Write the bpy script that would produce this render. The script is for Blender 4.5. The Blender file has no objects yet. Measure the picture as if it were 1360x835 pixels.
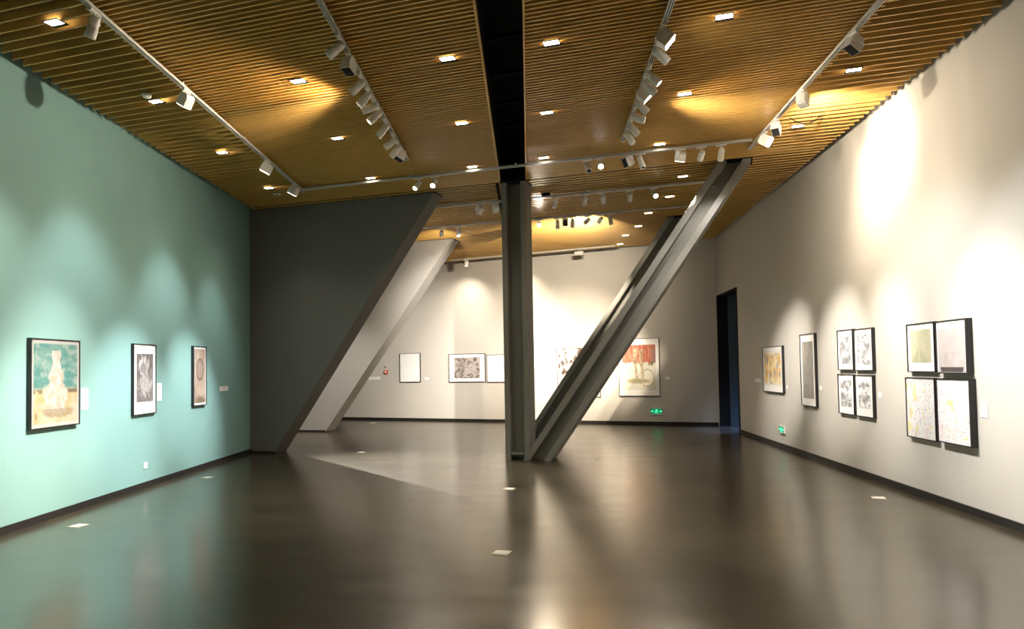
import bpy, bmesh, math, random
from mathutils import Vector, Matrix, noise
random.seed(7)
PI = math.pi
C = bpy.context.scene.collection
# ------------------------------------------------------------------ camera and survey of the room
FPX, PX, PY, PITCH, ROLL, EYE = 907.0, 680.0, 458.4, 0.033136, -0.017392, 1.65
H = 5.022                                   # underside of the slatted ceiling
_f = Vector((0, math.cos(PITCH), math.sin(PITCH)))
_u0 = Vector((0, -math.sin(PITCH), math.cos(PITCH)))
_x0 = Vector((1, 0, 0))
CX = math.cos(ROLL)*_x0 + math.sin(ROLL)*_u0
CU = -math.sin(ROLL)*_x0 + math.cos(ROLL)*_u0
EYEP = Vector((0, 0, EYE))
def ray(u, v): return _f + CX*((u-PX)/FPX) - CU*((v-PY)/FPX)
def onz(u, v, z):
    d = ray(u, v); return EYEP + d*((z-EYE)/d.z)
TH = math.radians(-17.2)                    # direction of slats, cross tracks and columns
U = Vector((math.cos(TH), math.sin(TH), 0)); N = Vector((-math.sin(TH), math.cos(TH), 0))
Z = Vector((0, 0, 1))
class Wall:
    def __init__(s, o, ang, flip):          # flip: -1 when left-to-right runs against ang
        a = math.radians(ang); s.d = Vector((math.cos(a), math.sin(a), 0)); s.o = Vector((o[0], o[1], 0))
        s.e = s.d*flip                      # left -> right seen from the room
        s.n = Z.cross(s.e)*-1               # will be fixed to point into the room
        c = Vector((0, 8, 0))
        if (c-s.o).dot(s.n) < 0: s.n = -s.n
    def at(s, a, b, z): return s.o + s.e*a + s.n*b + Z*z
    def hit(s, u, v, off=0):                # -> (a, z)
        d = ray(u, v); t = ((s.o + s.n*off) - EYEP).dot(s.n)/d.dot(s.n); w = EYEP + d*t
        return (w-s.o).dot(s.e), w.z
    def mat(s, a, b, z):                    # local x = left->right, local y = into the wall, z up
        m = Matrix.Identity(4); y = -s.n
        for i in range(3):
            m[i][0] = s.e[i]; m[i][1] = y[i]; m[i][2] = Z[i]
        m.translation = s.at(a, b, z); return m
WL = Wall((-5.354, 7.15), 90.5, 1)
WR = Wall((4.825, 6.45), 86.5, -1)
WB = Wall((5.56, 18.45), -23.0, 1)
# ------------------------------------------------------------------ helpers
class MB:
    def __init__(s): s.bm = bmesh.new()
    def box(s, a, b, M=None, mi=0):
        vs = []
        for z in (a[2], b[2]):
            for x, y in ((a[0],a[1]),(b[0],a[1]),(b[0],b[1]),(a[0],b[1])):
                p = Vector((x, y, z)); vs.append(s.bm.verts.new(M @ p if M else p))
        for f in ((3,2,1,0),(4,5,6,7),(0,1,5,4),(1,2,6,5),(2,3,7,6),(3,0,4,7)):
            fc = s.bm.faces.new([vs[i] for i in f]); fc.material_index = mi
        return s
    def prism(s, poly, vec, mi=0):          # poly: list of Vector, extruded along vec
        a = [s.bm.verts.new(p) for p in poly]; b = [s.bm.verts.new(p+vec) for p in poly]; n = len(poly)
        fs = [s.bm.faces.new(a[::-1]), s.bm.faces.new(b)]
        for i in range(n): fs.append(s.bm.faces.new((a[i], a[(i+1)%n], b[(i+1)%n], b[i])))
        for f in fs: f.material_index = mi
        return s
    def lathe(s, prof, M=None, n=20, mi=0, smooth=True):   # prof: (r, z) pairs, axis z
        rings = []
        for r, z in prof:
            rg = []
            for i in range(n):
                t = 2*PI*i/n; p = Vector((r*math.cos(t), r*math.sin(t), z)); rg.append(s.bm.verts.new(M @ p if M else p))
            rings.append(rg)
        for k in range(len(rings)-1):
            for i in range(n):
                f = s.bm.faces.new((rings[k][i], rings[k][(i+1)%n], rings[k+1][(i+1)%n], rings[k+1][i])); f.smooth = smooth; f.material_index = mi
        f = s.bm.faces.new(rings[0][::-1]); f.material_index = mi
        f = s.bm.faces.new(rings[-1]); f.material_index = mi
        return s
    def tube(s, pts, r, n=8):
        rings = []
        for k, p in enumerate(pts):
            d = (pts[min(k+1,len(pts)-1)] - pts[max(k-1,0)]).normalized()
            a = d.cross(Z if abs(d.z) < .9 else _x0).normalized(); b = d.cross(a)
            rings.append([s.bm.verts.new(p + a*r*math.cos(2*PI*i/n) + b*r*math.sin(2*PI*i/n)) for i in range(n)])
        for k in range(len(rings)-1):
            for i in range(n):
                s.bm.faces.new((rings[k][i], rings[k][(i+1)%n], rings[k+1][(i+1)%n], rings[k+1][i])).smooth = True
        s.bm.faces.new(rings[0][::-1]); s.bm.faces.new(rings[-1]); return s
    def build(s, name, mats, parent=None, bevel=0, mesh_only=False):
        bmesh.ops.recalc_face_normals(s.bm, faces=s.bm.faces)
        me = bpy.data.meshes.new(name); s.bm.to_mesh(me); s.bm.free()
        for m in (mats if isinstance(mats, (list, tuple)) else [mats]): me.materials.append(m)
        o = bpy.data.objects.new(name, me); C.objects.link(o)
        if parent: o.parent = parent
        if bevel:
            b = o.modifiers.new('bevel', 'BEVEL'); b.width = bevel; b.segments = 2; b.limit_method = 'ANGLE'
        return o
def tag(o, label=None, cat=None, group=None, kind=None):
    if label: o['label'] = label
    if cat: o['category'] = cat
    if group: o['group'] = group
    if kind: o['kind'] = kind
    return o
def empty(name, M):
    o = bpy.data.objects.new(name, None); C.objects.link(o); o.empty_display_size = .1
    o.matrix_world = M if isinstance(M, Matrix) else Matrix.Translation(M)
    return o
def frame_to(d, up=Z):                      # rotation taking local -Z to d
    return d.to_track_quat('-Z', 'Y').to_matrix().to_4x4()
# ------------------------------------------------------------------ materials
def mat(name, col, rough=.6, spec=.5, metal=0, noise_amt=0, noise_scale=6, bump=0, coat=0, emit=None, estr=0):
    m = bpy.data.materials.new(name); m.use_nodes = True; nt = m.node_tree; b = nt.nodes['Principled BSDF']
    b.inputs['Base Color'].default_value = (*col, 1); b.inputs['Roughness'].default_value = rough
    b.inputs['Specular IOR Level'].default_value = spec; b.inputs['Metallic'].default_value = metal
    b.inputs['Coat Weight'].default_value = coat
    if emit: b.inputs['Emission Color'].default_value = (*emit, 1); b.inputs['Emission Strength'].default_value = estr
    if noise_amt or bump:
        tc = nt.nodes.new('ShaderNodeTexCoord'); ns = nt.nodes.new('ShaderNodeTexNoise')
        ns.inputs['Scale'].default_value = noise_scale; ns.inputs['Detail'].default_value = 5
        nt.links.new(tc.outputs['Object'], ns.inputs['Vector'])
        if noise_amt:
            mp = nt.nodes.new('ShaderNodeMapRange'); mp.inputs['To Min'].default_value = 1-noise_amt; mp.inputs['To Max'].default_value = 1+noise_amt
            mx = nt.nodes.new('ShaderNodeVectorMath'); mx.operation = 'SCALE'; mx.inputs[0].default_value = col
            nt.links.new(ns.outputs['Fac'], mp.inputs['Value']); nt.links.new(mp.outputs['Result'], mx.inputs['Scale'])
            nt.links.new(mx.outputs['Vector'], b.inputs['Base Color'])
        if bump:
            bp = nt.nodes.new('ShaderNodeBump'); bp.inputs['Strength'].default_value = bump; bp.inputs['Distance'].default_value = .01
            n2 = nt.nodes.new('ShaderNodeTexNoise'); n2.inputs['Scale'].default_value = noise_scale*12; n2.inputs['Detail'].default_value = 3
            nt.links.new(tc.outputs['Object'], n2.inputs['Vector'])
            nt.links.new(n2.outputs['Fac'], bp.inputs['Height']); nt.links.new(bp.outputs['Normal'], b.inputs['Normal'])
    return m
M_TEAL = mat('teal_wall_paint', (.215, .370, .335), .75, .25, noise_amt=.05, noise_scale=1.2, bump=.08)
M_GREY = mat('warm_grey_wall_paint', (.50, .47, .415), .8, .25, noise_amt=.04, noise_scale=1.5, bump=.08)
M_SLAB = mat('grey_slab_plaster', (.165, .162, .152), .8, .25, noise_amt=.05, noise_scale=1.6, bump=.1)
M_SLAB_LIT = mat('lit_toned_slab_plaster', (.27, .255, .23), .8, .25, noise_amt=.05, noise_scale=1.6, bump=.1)  # lighter copy of the slab plaster; brightness of the lit face put into its colour
M_STEEL = mat('grey_painted_steel', (.195, .19, .165), .5, .4, noise_amt=.05, noise_scale=3)
M_WOOD = mat('golden_wood_slat', (.64, .385, .105), .42, .45, noise_amt=.12, noise_scale=5)
M_DECK = mat('dark_ceiling_void', (.010, .008, .005), .95, .1)
M_BLACK = mat('matt_black', (.008, .008, .009), .8, .2)
M_BASE = mat('dark_baseboard', (.009, .007, .006), .6, .4, noise_amt=.1)
M_WHITE = mat('white_powder_coat', (.82, .79, .73), .4, .5)
M_TRACK = mat('pale_grey_track_metal', (.58, .56, .50), .4, .5)
M_LENSOFF = mat('dark_glass_lens', (.03, .03, .035), .15, .6)
M_LENS = mat('lit_lens', (.9, .9, .9), .3, emit=(1, .93, .82), estr=28)
M_LENSDIM = mat('softly_lit_lens', (.9, .9, .9), .3, emit=(1, .9, .75), estr=3.5)
M_DIFF = mat('downlight_diffuser', (.9, .9, .85), .4, emit=(1, .95, .84), estr=5)
M_FRAME = mat('black_picture_frame', (.012, .011, .012), .4, .5, noise_amt=.1, noise_scale=20)
M_FRAMEB = mat('dark_brown_picture_frame', (.045, .026, .02), .45, .5, noise_amt=.15, noise_scale=20)
M_MAT = mat('white_mount_board', (.80, .78, .745), .6, .3, coat=.1)
M_CARD = mat('white_label_card', (.80, .78, .75), .6, .3)
M_INK = mat('grey_label_print', (.25, .25, .25), .6, .3)
M_BRASS = mat('pale_metal_floor_plate', (.70, .62, .45), .35, .5, metal=.3)
M_NAVY = mat('dark_blue_passage_paint', (.06, .095, .13), .45, .4, noise_amt=.15, noise_scale=1)
M_RED = mat('red_plastic', (.55, .05, .03), .4)
M_GREEN = mat('dark_green_sign_panel', (.0, .05, .03), .4, emit=(0, .10, .05), estr=.25)
M_GLOW = mat('glowing_green_symbol', (.1, .7, .45), .4, emit=(.12, 1, .52), estr=.35)
# polished floor
def floor_mat():
    m = bpy.data.materials.new('polished_dark_floor'); m.use_nodes = True; nt = m.node_tree; b = nt.nodes['Principled BSDF']
    tc = nt.nodes.new('ShaderNodeTexCoord')
    n1 = nt.nodes.new('ShaderNodeTexNoise'); n1.inputs['Scale'].default_value = .55; n1.inputs['Detail'].default_value = 6
    mp = nt.nodes.new('ShaderNodeMapping'); mp.inputs['Rotation'].default_value = (0, 0, -TH); mp.inputs['Scale'].default_value = (.5, 1.6, 1)
    cr = nt.nodes.new('ShaderNodeValToRGB'); cr.color_ramp.elements[0].position = .3; cr.color_ramp.elements[0].color = (.026, .021, .012, 1)
    cr.color_ramp.elements[1].position = .75; cr.color_ramp.elements[1].color = (.062, .050, .030, 1)
    rr = nt.nodes.new('ShaderNodeMapRange'); rr.inputs['To Min'].default_value = .17; rr.inputs['To Max'].default_value = .27
    n2 = nt.nodes.new('ShaderNodeTexNoise'); n2.inputs['Scale'].default_value = 2.2; n2.inputs['Detail'].default_value = 4
    bp = nt.nodes.new('ShaderNodeBump'); bp.inputs['Strength'].default_value = .07; bp.inputs['Distance'].default_value = .01
    n3 = nt.nodes.new('ShaderNodeTexNoise'); n3.inputs['Scale'].default_value = 3.5; n3.inputs['Detail'].default_value = 2
    L = nt.links.new
    L(tc.outputs['Object'], mp.inputs['Vector']); L(mp.outputs['Vector'], n1.inputs['Vector']); L(mp.outputs['Vector'], n2.inputs['Vector'])
    L(tc.outputs['Object'], n3.inputs['Vector'])
    L(n1.outputs['Fac'], cr.inputs['Fac']); L(cr.outputs['Color'], b.inputs['Base Color'])
    L(n2.outputs['Fac'], rr.inputs['Value']); L(rr.outputs['Result'], b.inputs['Roughness'])
    L(n3.outputs['Fac'], bp.inputs['Height']); L(bp.outputs['Normal'], b.inputs['Normal'])
    b.inputs['Specular IOR Level'].default_value = .75; b.inputs['IOR'].default_value = 2.0; b.inputs['Specular Tint'].default_value = (1, .93, .80, 1)
    return m
M_FLOOR = floor_mat()
# ------------------------------------------------------------------ room shell
YF = -4.0
def wl_x(y): return -5.354 - (y-7.15)*math.tan(math.radians(.5))
def wr_x(y): return 4.825 + (y-6.45)*math.tan(math.radians(3.5))
def wb_y(x): return 18.45 + math.tan(math.radians(-23))*(x-5.56)
WT = H + .14
def struct(o): o['kind'] = 'structure'; return o
struct(MB().prism([Vector(p) for p in ((-8, YF-.5, -.1), (11, YF-.5, -.1), (11, 25, -.1), (-8, 25, -.1))], Vector((0,0,.1))).build('floor', M_FLOOR))
# walls as prisms of footprints
def wall_seg(mb, W, a0, a1, z0, z1, th=.25):
    mb.prism([W.at(a0,0,z0), W.at(a1,0,z0), W.at(a1,-th,z0), W.at(a0,-th,z0)], Vector((0,0,z1-z0)))
aL0 = YF-7.15-.3; aL1 = 7.30
m = MB(); wall_seg(m, WL, aL0, aL1, 0, WT); struct(m.build('wall_left', M_TEAL))
m = MB(); m.box((-7.5, 14.3, 0), (-7.25, 24.2, WT)); m.box((-7.5, 14.25, 0), (-5.55, 14.45, WT)); struct(m.build('wall_left_rear', M_GREY))
aDn, _ = WR.hit(984, 574.5); aDf, _ = WR.hit(956.6, 565.2); _, zD = WR.hit(982.4, 379.1)
aRnear = 10.8
aRfar = WR.hit(955.0, 564.6)[0] - .02
m = MB(); wall_seg(m, WR, aDn, aRnear, 0, WT); wall_seg(m, WR, aRfar-.02, aDf, 0, WT); wall_seg(m, WR, aDf, aDn, zD, WT)
struct(m.build('wall_right', M_GREY))
aB0 = -14.2
m = MB(); wall_seg(m, WB, aB0, .02, 0, WT); struct(m.build('wall_back', M_GREY))
m = MB(); m.box((-6.2, YF-.3, 0), (5.4, YF, WT)); struct(m.build('wall_front', M_GREY))
# passage behind the doorway
m = MB(); wall_seg(m, WB, .28, 5.6, 0, WT); 
m.box((9.9, 12, 0), (10.1, 18, WT)); m.box((WR.at(aDn+.8,0,0).x+.25, 11.9, 0), (10.1, 12.1, WT)); struct(m.build('wall_passage', M_NAVY))
m = MB(); m.box((5.2+.5, 11.5, WT-.9), (10.2, 19.0, WT-.85)); struct(m.build('ceiling_passage', M_BLACK))
m = MB()
t = .03
m.prism([WR.at(aDn,0.012,0), WR.at(aDn-.10,.012,0), WR.at(aDn-.10,-.27,0), WR.at(aDn,-.27,0)], Vector((0,0,zD)))
m.prism([WR.at(aDf,0.012,0), WR.at(aDf+.03,.012,0), WR.at(aDf+.03,-.27,0), WR.at(aDf,-.27,0)], Vector((0,0,zD)))
m.prism([WR.at(aDf,0.012,zD-.05), WR.at(aDn,.012,zD-.05), WR.at(aDn,-.27,zD-.05), WR.at(aDf,-.27,zD-.05)], Vector((0,0,.05)))
struct(m.build('door_1', M_BLACK))
# baseboards
def base(name, W, a0, a1, h=.085, th=.02):
    m = MB(); m.prism([W.at(a0,0,0), W.at(a1,0,0), W.at(a1,th,0), W.at(a0,th,0)], Vector((0,0,h))); return struct(m.build(name, M_BASE))
base('baseboard_left', WL, aL0, aL1); base('baseboard_right', WR, aDn+.002, aRnear); base('baseboard_back', WB, aB0, -.03)
# ceiling: dark void above the slats
m = MB(); m.box((-7.6, YF-.5, H+.125), (-.30, 25, H+.2)); m.box((.31, YF-.5, H+.125), (6.4, 25, H+.2)); m.box((-.30, 12.7, H+.125), (.31, 25, H+.2))
struct(m.build('ceiling', M_DECK))
# slot running down the middle
def sL(y): return -.29 + (y-6.15)*math.tan(math.radians(1.2))
def sR(y): return .15 + (y-6.15)*math.tan(math.radians(1.35))
m = MB()
for fx, o in ((sL, -.02), (sR, 0)):
    m.prism([Vector((fx(YF)+o, YF, H+.1)), Vector((fx(YF)+o+.02, YF, H+.1)), Vector((fx(12.6)+o+.02, 12.6, H+.1)), Vector((fx(12.6)+o, 12.6, H+.1))], Vector((0,0,.7)))
m.box((-.6, YF, H+.8), (.6, 12.8, H+.85)); m.box((-.35, 12.6, H+.1), (.4, 12.66, H+.8))
struct(m.build('ceiling_slot', M_BLACK))
m = MB()
for k in range(9):
    y = 4.8+.95*k; m.prism([Vector((sL(y)+.02, y, H+.35)), Vector((sR(y), y-.13, H+.35)), Vector((sR(y), y-.09, H+.35)), Vector((sL(y)+.02, y+.04, H+.35))], Vector((0,0,.05)))
struct(m.build('ceiling_slot_crossbars', M_BLACK))
m = MB()
for fx, o in ((sL, -.018), (sR, 0)):
    y1 = 12.25
    m.prism([Vector((fx(YF)+o, YF, H-.004)), Vector((fx(YF)+o+.018, YF, H-.004)), Vector((fx(y1)+o+.018, y1, H-.004)), Vector((fx(y1)+o, y1, H-.004))], Vector((0,0,.11)))
struct(m.build('trim_slot', M_WOOD))
# slats
TA = (Vector((-3.745, 5.94, 0)), 90.5); TB = (Vector((-1.674, 6.01, 0)), 89.2); TC = (Vector((1.515, 6.113, 0)), 87.4); TD = (Vector((3.455, 6.176, 0)), 86.4)
def s_at(c, o, ang):                        # along-slat coordinate where slat c meets line (o, ang)
    d = Vector((math.cos(math.radians(ang)), math.sin(math.radians(ang)), 0))
    # c*N + s*U = o + t*d
    q = c*N - o; det = U.x*(-d.y) + d.x*U.y
    return ((-q.x)*(-d.y) + (-q.y)*d.x)/det if abs(det) > 1e-9 else 0
PITCH_S = .0745; CB = 11.72
def back_limit(c):                          # slat must stop short of the back wall
    o = WB.at(0, .20, 0); return s_at(c, o, -23.0)
slats = {'left': MB(), 'right': MB(), 'rear': MB()}
# phase chosen from the photograph: full-length slats at c0 + k*2*pitch
c0 = .0
k = int(-3.0/PITCH_S)
while True:
    c = c0 + k*PITCH_S; k += 1
    if c > 22: break
    full = (k % 2 == 0)
    if c > CB and not full: continue
    ls = s_at(c, Vector((-5.262 if c < 12.1 else -7.15, 7.15, 0)), 90.5); rs = s_at(c, Vector((4.735, 6.45, 0)), 86.5)
    if not full:
        ls = s_at(c, TA[0]-Vector((.13,0,0)), 90.5); rs = s_at(c, TD[0]+Vector((.13,0,0)), 86.4)
    w, dpt = (.021, .085) if c < CB else (.034, .022)
    def add(mb, a, b):
        # clip against the back wall: keep points in front
        if b-a < .03: return
        if c > 14.5:
            bl = back_limit(c)              # wall runs steeper than slats: the slat lies in front of the wall for s < bl
            f = lambda s: (c*N+s*U - WB.at(0,.2,0)).dot(WB.n) > 0
            if not f(a) and not f(b): return
            if not f(a): a = bl
            elif not f(b): b = bl
            if b-a < .03: return
        p = c*N + a*U; q = c*N + b*U
        mb.prism([p - N*w/2 + Z*H, q - N*w/2 + Z*H, q + N*w/2 + Z*H, p + N*w/2 + Z*H], Z*dpt)
    if c < CB:
        add(slats['left'], ls, s_at(c, Vector((-.29-.018, 6.15, 0)), 88.8)); add(slats['right'], s_at(c, Vector((.15+.018, 6.15, 0)), 88.65), rs)
    else:
        sm = s_at(c, Vector((-.222, 12.3, 0)), 88.8)
        add(slats['rear'], ls, sm-.035); add(slats['rear'], sm+.035, rs)
for kk, nm in (('left', 'ceiling_slats_left'), ('right', 'ceiling_slats_right'), ('rear', 'ceiling_slats_rear')):
    struct(slats[kk].build(nm, M_WOOD))
# edge board along the back wall
m = MB(); m.prism([WB.at(-11.6,.20,H-.004), WB.at(-1.0,.20,H-.004), WB.at(-1.0,.36,H-.004), WB.at(-11.6,.36,H-.004)], Z*.004); struct(m.build('trim_back', M_WOOD))
# ------------------------------------------------------------------ slabs and columns
def hpt(u, v, c, off=0):                    # hit the vertical plane N.p = c
    d = ray(u, v); t = (c - EYEP.dot(N))/d.dot(N); return EYEP + d*t
def slab(name, c, sb, st, depth, label):
    # sb, st: s-coordinate of the slanted edge at floor and ceiling
    s0 = s_at(c, Vector((-5.356 if c < 14 else -7.24, 7.15, 0)), 90.5 if c < 14 else 90)
    P = [c*N + s0*U, c*N + sb*U, c*N + st*U + Z*(H-.012), c*N + s0*U + Z*(H-.012)]
    m = MB()
    s0b = s_at(c+depth, Vector((-5.356 if c < 14 else -7.24, 7.15, 0)), 90.5 if c < 14 else 90)
    a = P; b = [(c+depth)*N + s0b*U, P[1]+N*depth, P[2]+N*depth, (c+depth)*N + s0b*U + Z*(H-.012)]
    va = [m.bm.verts.new(p) for p in a]; vb = [m.bm.verts.new(p) for p in b]
    m.bm.faces.new(va[::-1]); m.bm.faces.new(vb)
    for i in range(4): m.bm.faces.new((va[i], va[(i+1)%4], vb[(i+1)%4], vb[i]))
    root = empty(name, c*N + s0*U*.5 + sb*U*.5)
    bpy.context.view_layer.update()
    o = m.build('panel', M_SLAB if c < 14 else M_SLAB_LIT, None); o.parent = root; o.matrix_parent_inverse = root.matrix_world.inverted()
    m = MB(); e = .008
    m.prism([c*N-N*e+s0*U, c*N-N*e+(sb+e)*U, (c+depth)*N+N*e+(sb+e)*U, (c+depth)*N+N*e+s0b*U], Z*.045)
    o = m.build('plinth_strip', M_BASE); o.parent = root; o.matrix_parent_inverse = root.matrix_world.inverted()
    m = MB(); e = .02
    m.prism([c*N-N*e+(st-.9)*U+Z*(H-.012), c*N-N*e+(st+e)*U+Z*(H-.012), (c+depth)*N+N*e+(st+e)*U+Z*(H-.012), (c+depth)*N+N*e+(st-.9)*U+Z*(H-.012)], Z*.011)
    o = m.build('top_gap_strip', M_BLACK); o.parent = root; o.matrix_parent_inverse = root.matrix_world.inverted()
    tag(root, label, 'wall panel'); return root
C1 = 11.87
s1b = hpt(364, 598, C1).dot(U); s1t = hpt(576, 254, C1).dot(U)
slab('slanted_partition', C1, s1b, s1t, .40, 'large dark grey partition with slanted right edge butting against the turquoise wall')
C2 = 16.3
s2b = hpt(432, 571, C2).dot(U); s2t = hpt(600, 315, C2).dot(U)
slab('slanted_partition', C2, s2b, s2t, .45, 'grey slanted partition, lit tone in its colour, behind the large dark one')

def hsection(w, d, fl, web, wo=.0):         # H profile outline in (s, n): flanges left and right, web across
    h = d/2; return [(0,0),(fl,0),(fl,h-web/2-wo),(w-fl,h-web/2-wo),(w-fl,0),(w,0),(w,d),(w-fl,d),(w-fl,h+web/2),(fl,h+web/2),(fl,d),(0,d)]
def column(c, sl, w, d, fl, label, diag=None, hw=None):
    # vertical post then slanted member springing from its right foot
    root = empty('steel_column', c*N + (sl+w/2)*U)
    bpy.context.view_layer.update(); inv = root.matrix_world.inverted()
    def put(o): o.parent = root; o.matrix_parent_inverse = inv; return o
    ztop = H-.012
    m = MB(); m.prism([c*N + (sl+s)*U + n*N for s, n in hsection(w, d, fl, .05)], Z*ztop); put(m.build('vertical_post', M_STEEL, bevel=.006))
    m = MB(); m.prism([c*N + (sl+fl)*U + N*.02, c*N + (sl+w-fl)*U + N*.02, c*N + (sl+w-fl)*U + N*(d/2-.02), c*N + (sl+fl)*U + N*(d/2-.02)], Z*.03)
    o = put(m.build('foot_plate', M_STEEL)); o.location.z += .10
    if diag:
        sb, stp, wd = diag                  # left edge s at floor, at ceiling; horizontal width of the cut
        k = (stp-sb)/ztop; m = MB()
        # flanges scaled for the horizontal cut
        prof = hsection(wd, d, hw, .05); 
        a = [m.bm.verts.new(c*N + (sb+s)*U + n*N) for s, n in prof]; b = [m.bm.verts.new(c*N + (stp+s)*U + n*N + Z*ztop) for s, n in prof]
        n_ = len(prof); m.bm.faces.new(a[::-1]); m.bm.faces.new(b)
        for i in range(n_): m.bm.faces.new((a[i], a[(i+1)%n_], b[(i+1)%n_], b[i]))
        put(m.build('slanted_beam', M_STEEL, bevel=.006))
        m = MB(); e=.02; m.prism([c*N-N*e+(stp-e)*U+Z*ztop, c*N-N*e+(stp+wd+e)*U+Z*ztop, (c+d)*N+N*e+(stp+wd+e)*U+Z*ztop, (c+d)*N+N*e+(stp-e)*U+Z*ztop], Z*.011)
        put(m.build('ceiling_gap_plate', M_BLACK))  # black plate standing for the dark gap around the beam top
    m = MB(); e=.02; m.prism([c*N-N*e+(sl-e)*U+Z*ztop, c*N-N*e+(sl+w+e)*U+Z*ztop, (c+d)*N+N*e+(sl+w+e)*U+Z*ztop, (c+d)*N+N*e+(sl-e)*U+Z*ztop], Z*.011)
    put(m.build('ceiling_gap_plate', M_BLACK))  # same black stand-in for the dark gap above the post
    tag(root, label, 'column'); return root
CC = 11.72
pl = hpt(669.5, 500, CC).dot(U); pr = hpt(702, 500, CC).dot(U)
db = hpt(694, 610, CC).dot(U); db2 = hpt(734, 611, CC).dot(U); dt = hpt(954, 211, CC).dot(U); dt2 = hpt(995, 208, CC).dot(U)
wd = ((db2-db)+(dt2-dt))/2
print('COL', pl, pr, db, db2, dt, dt2, 'slab', s1b, s1t, s2b, s2t)
column(CC, pl, pr-pl, .40, .095, 'grey steel V column in mid hall, upright post with slanted beam rising right', diag=(db, db+(dt-db), wd), hw=.135)
# rear column: its post hides behind the front one
C2C = 15.75
d2t = hpt(887, 287, C2C).dot(U)
column(C2C, d2t-(dt-pl)-.16, pr-pl, .40, .095, 'rear grey steel V column, its slanted beam showing behind the front V column', diag=(d2t-(dt-db), d2t, wd), hw=.135)
# ------------------------------------------------------------------ tracks
def rail_mesh(L, M, name='rail', parent=None):
    w, h = .052, .034
    m = MB(); m.box((0, -w/2, -h), (L, -w/2+.009, 0), M); m.box((0, w/2-.009, -h), (L, w/2, 0), M); m.box((0, -.006, -h), (L, .006, 0), M); m.box((0, -w/2, -.008), (L, w/2, 0), M)
    return m.build(name, M_TRACK, parent)
def track(p, q, zt, label):
    d = (q-p); L = d.length; a = math.atan2(d.y, d.x)
    root = empty('lighting_track', Matrix.Translation(Vector((p.x, p.y, zt))) @ Matrix.Rotation(a, 4, 'Z'))
    rail_mesh(L, None, 'rail', root)
    m = MB(); m.box((.005, -.017, -.026), (L-.005, -.006, -.009)); m.box((.005, .006, -.026), (L-.005, .017, -.009)); m.build('conductor_strip', M_BLACK, root)
    for e in (0, L):
        m = MB(); m.box((e-.012, -.028, -.036), (e+.012, .028, .002)); m.build('end_cap', M_TRACK, root, bevel=.002)
    x = .3
    while x < L:
        m = MB(); m.box((x-.015, -.012, 0), (x+.015, .012, H-zt)); m.build('mounting_clip', M_TRACK, root); x += 1.9
    tag(root, label, 'track light rail', 'lighting tracks under the slatted ceiling'); return (p, q)
ZT = H-.03
def tend(T, ye, ys=-2.0):
    o, ang = T; k = math.cos(math.radians(ang))/math.sin(math.radians(ang))
    return Vector((o.x+(ys-o.y)*k, ys, 0)), Vector((o.x+(ye-o.y)*k, ye, 0))
def cpt(c, u, v):                           # point on cross track line c below pixel column
    d = ray(u, v); w = EYEP + d*((ZT-EYE)/d.z); return c*N + w.dot(U)*U
tA = track(*tend(TA, 12.55), ZT, 'long pale track running along the turquoise wall side of the ceiling')
tB = track(*tend(TB, 10.72), ZT, 'pale track crowded with spotlights left of the black ceiling slot')
tC = track(*tend(TC, 9.98), ZT, 'pale track crowded with spotlights right of the black ceiling slot')
tD = track(*tend(TD, 10.45), ZT, 'long pale track running along the white picture wall side of the ceiling')
tE = track(cpt(10.70, 404, 254)+U*.07, cpt(10.66, 998, 185), ZT-.004, 'nearest cross track spanning the ceiling in front of the V column')
tF = track(cpt(12.85, 560, 279)-U*2.4, cpt(12.85, 938, 241), ZT, 'middle cross track passing just behind the V column post')  # left end lengthened out of view to carry the added fill head
tG = track(cpt(14.68, 540, 311), cpt(14.68, 911, 273), ZT, 'farther cross track in the amber lit rear of the ceiling')
tH = track(WB.at(-7.7,.72,0), WB.at(-2.6,.72,0), ZT, 'farthest track running parallel to the back wall')
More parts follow.
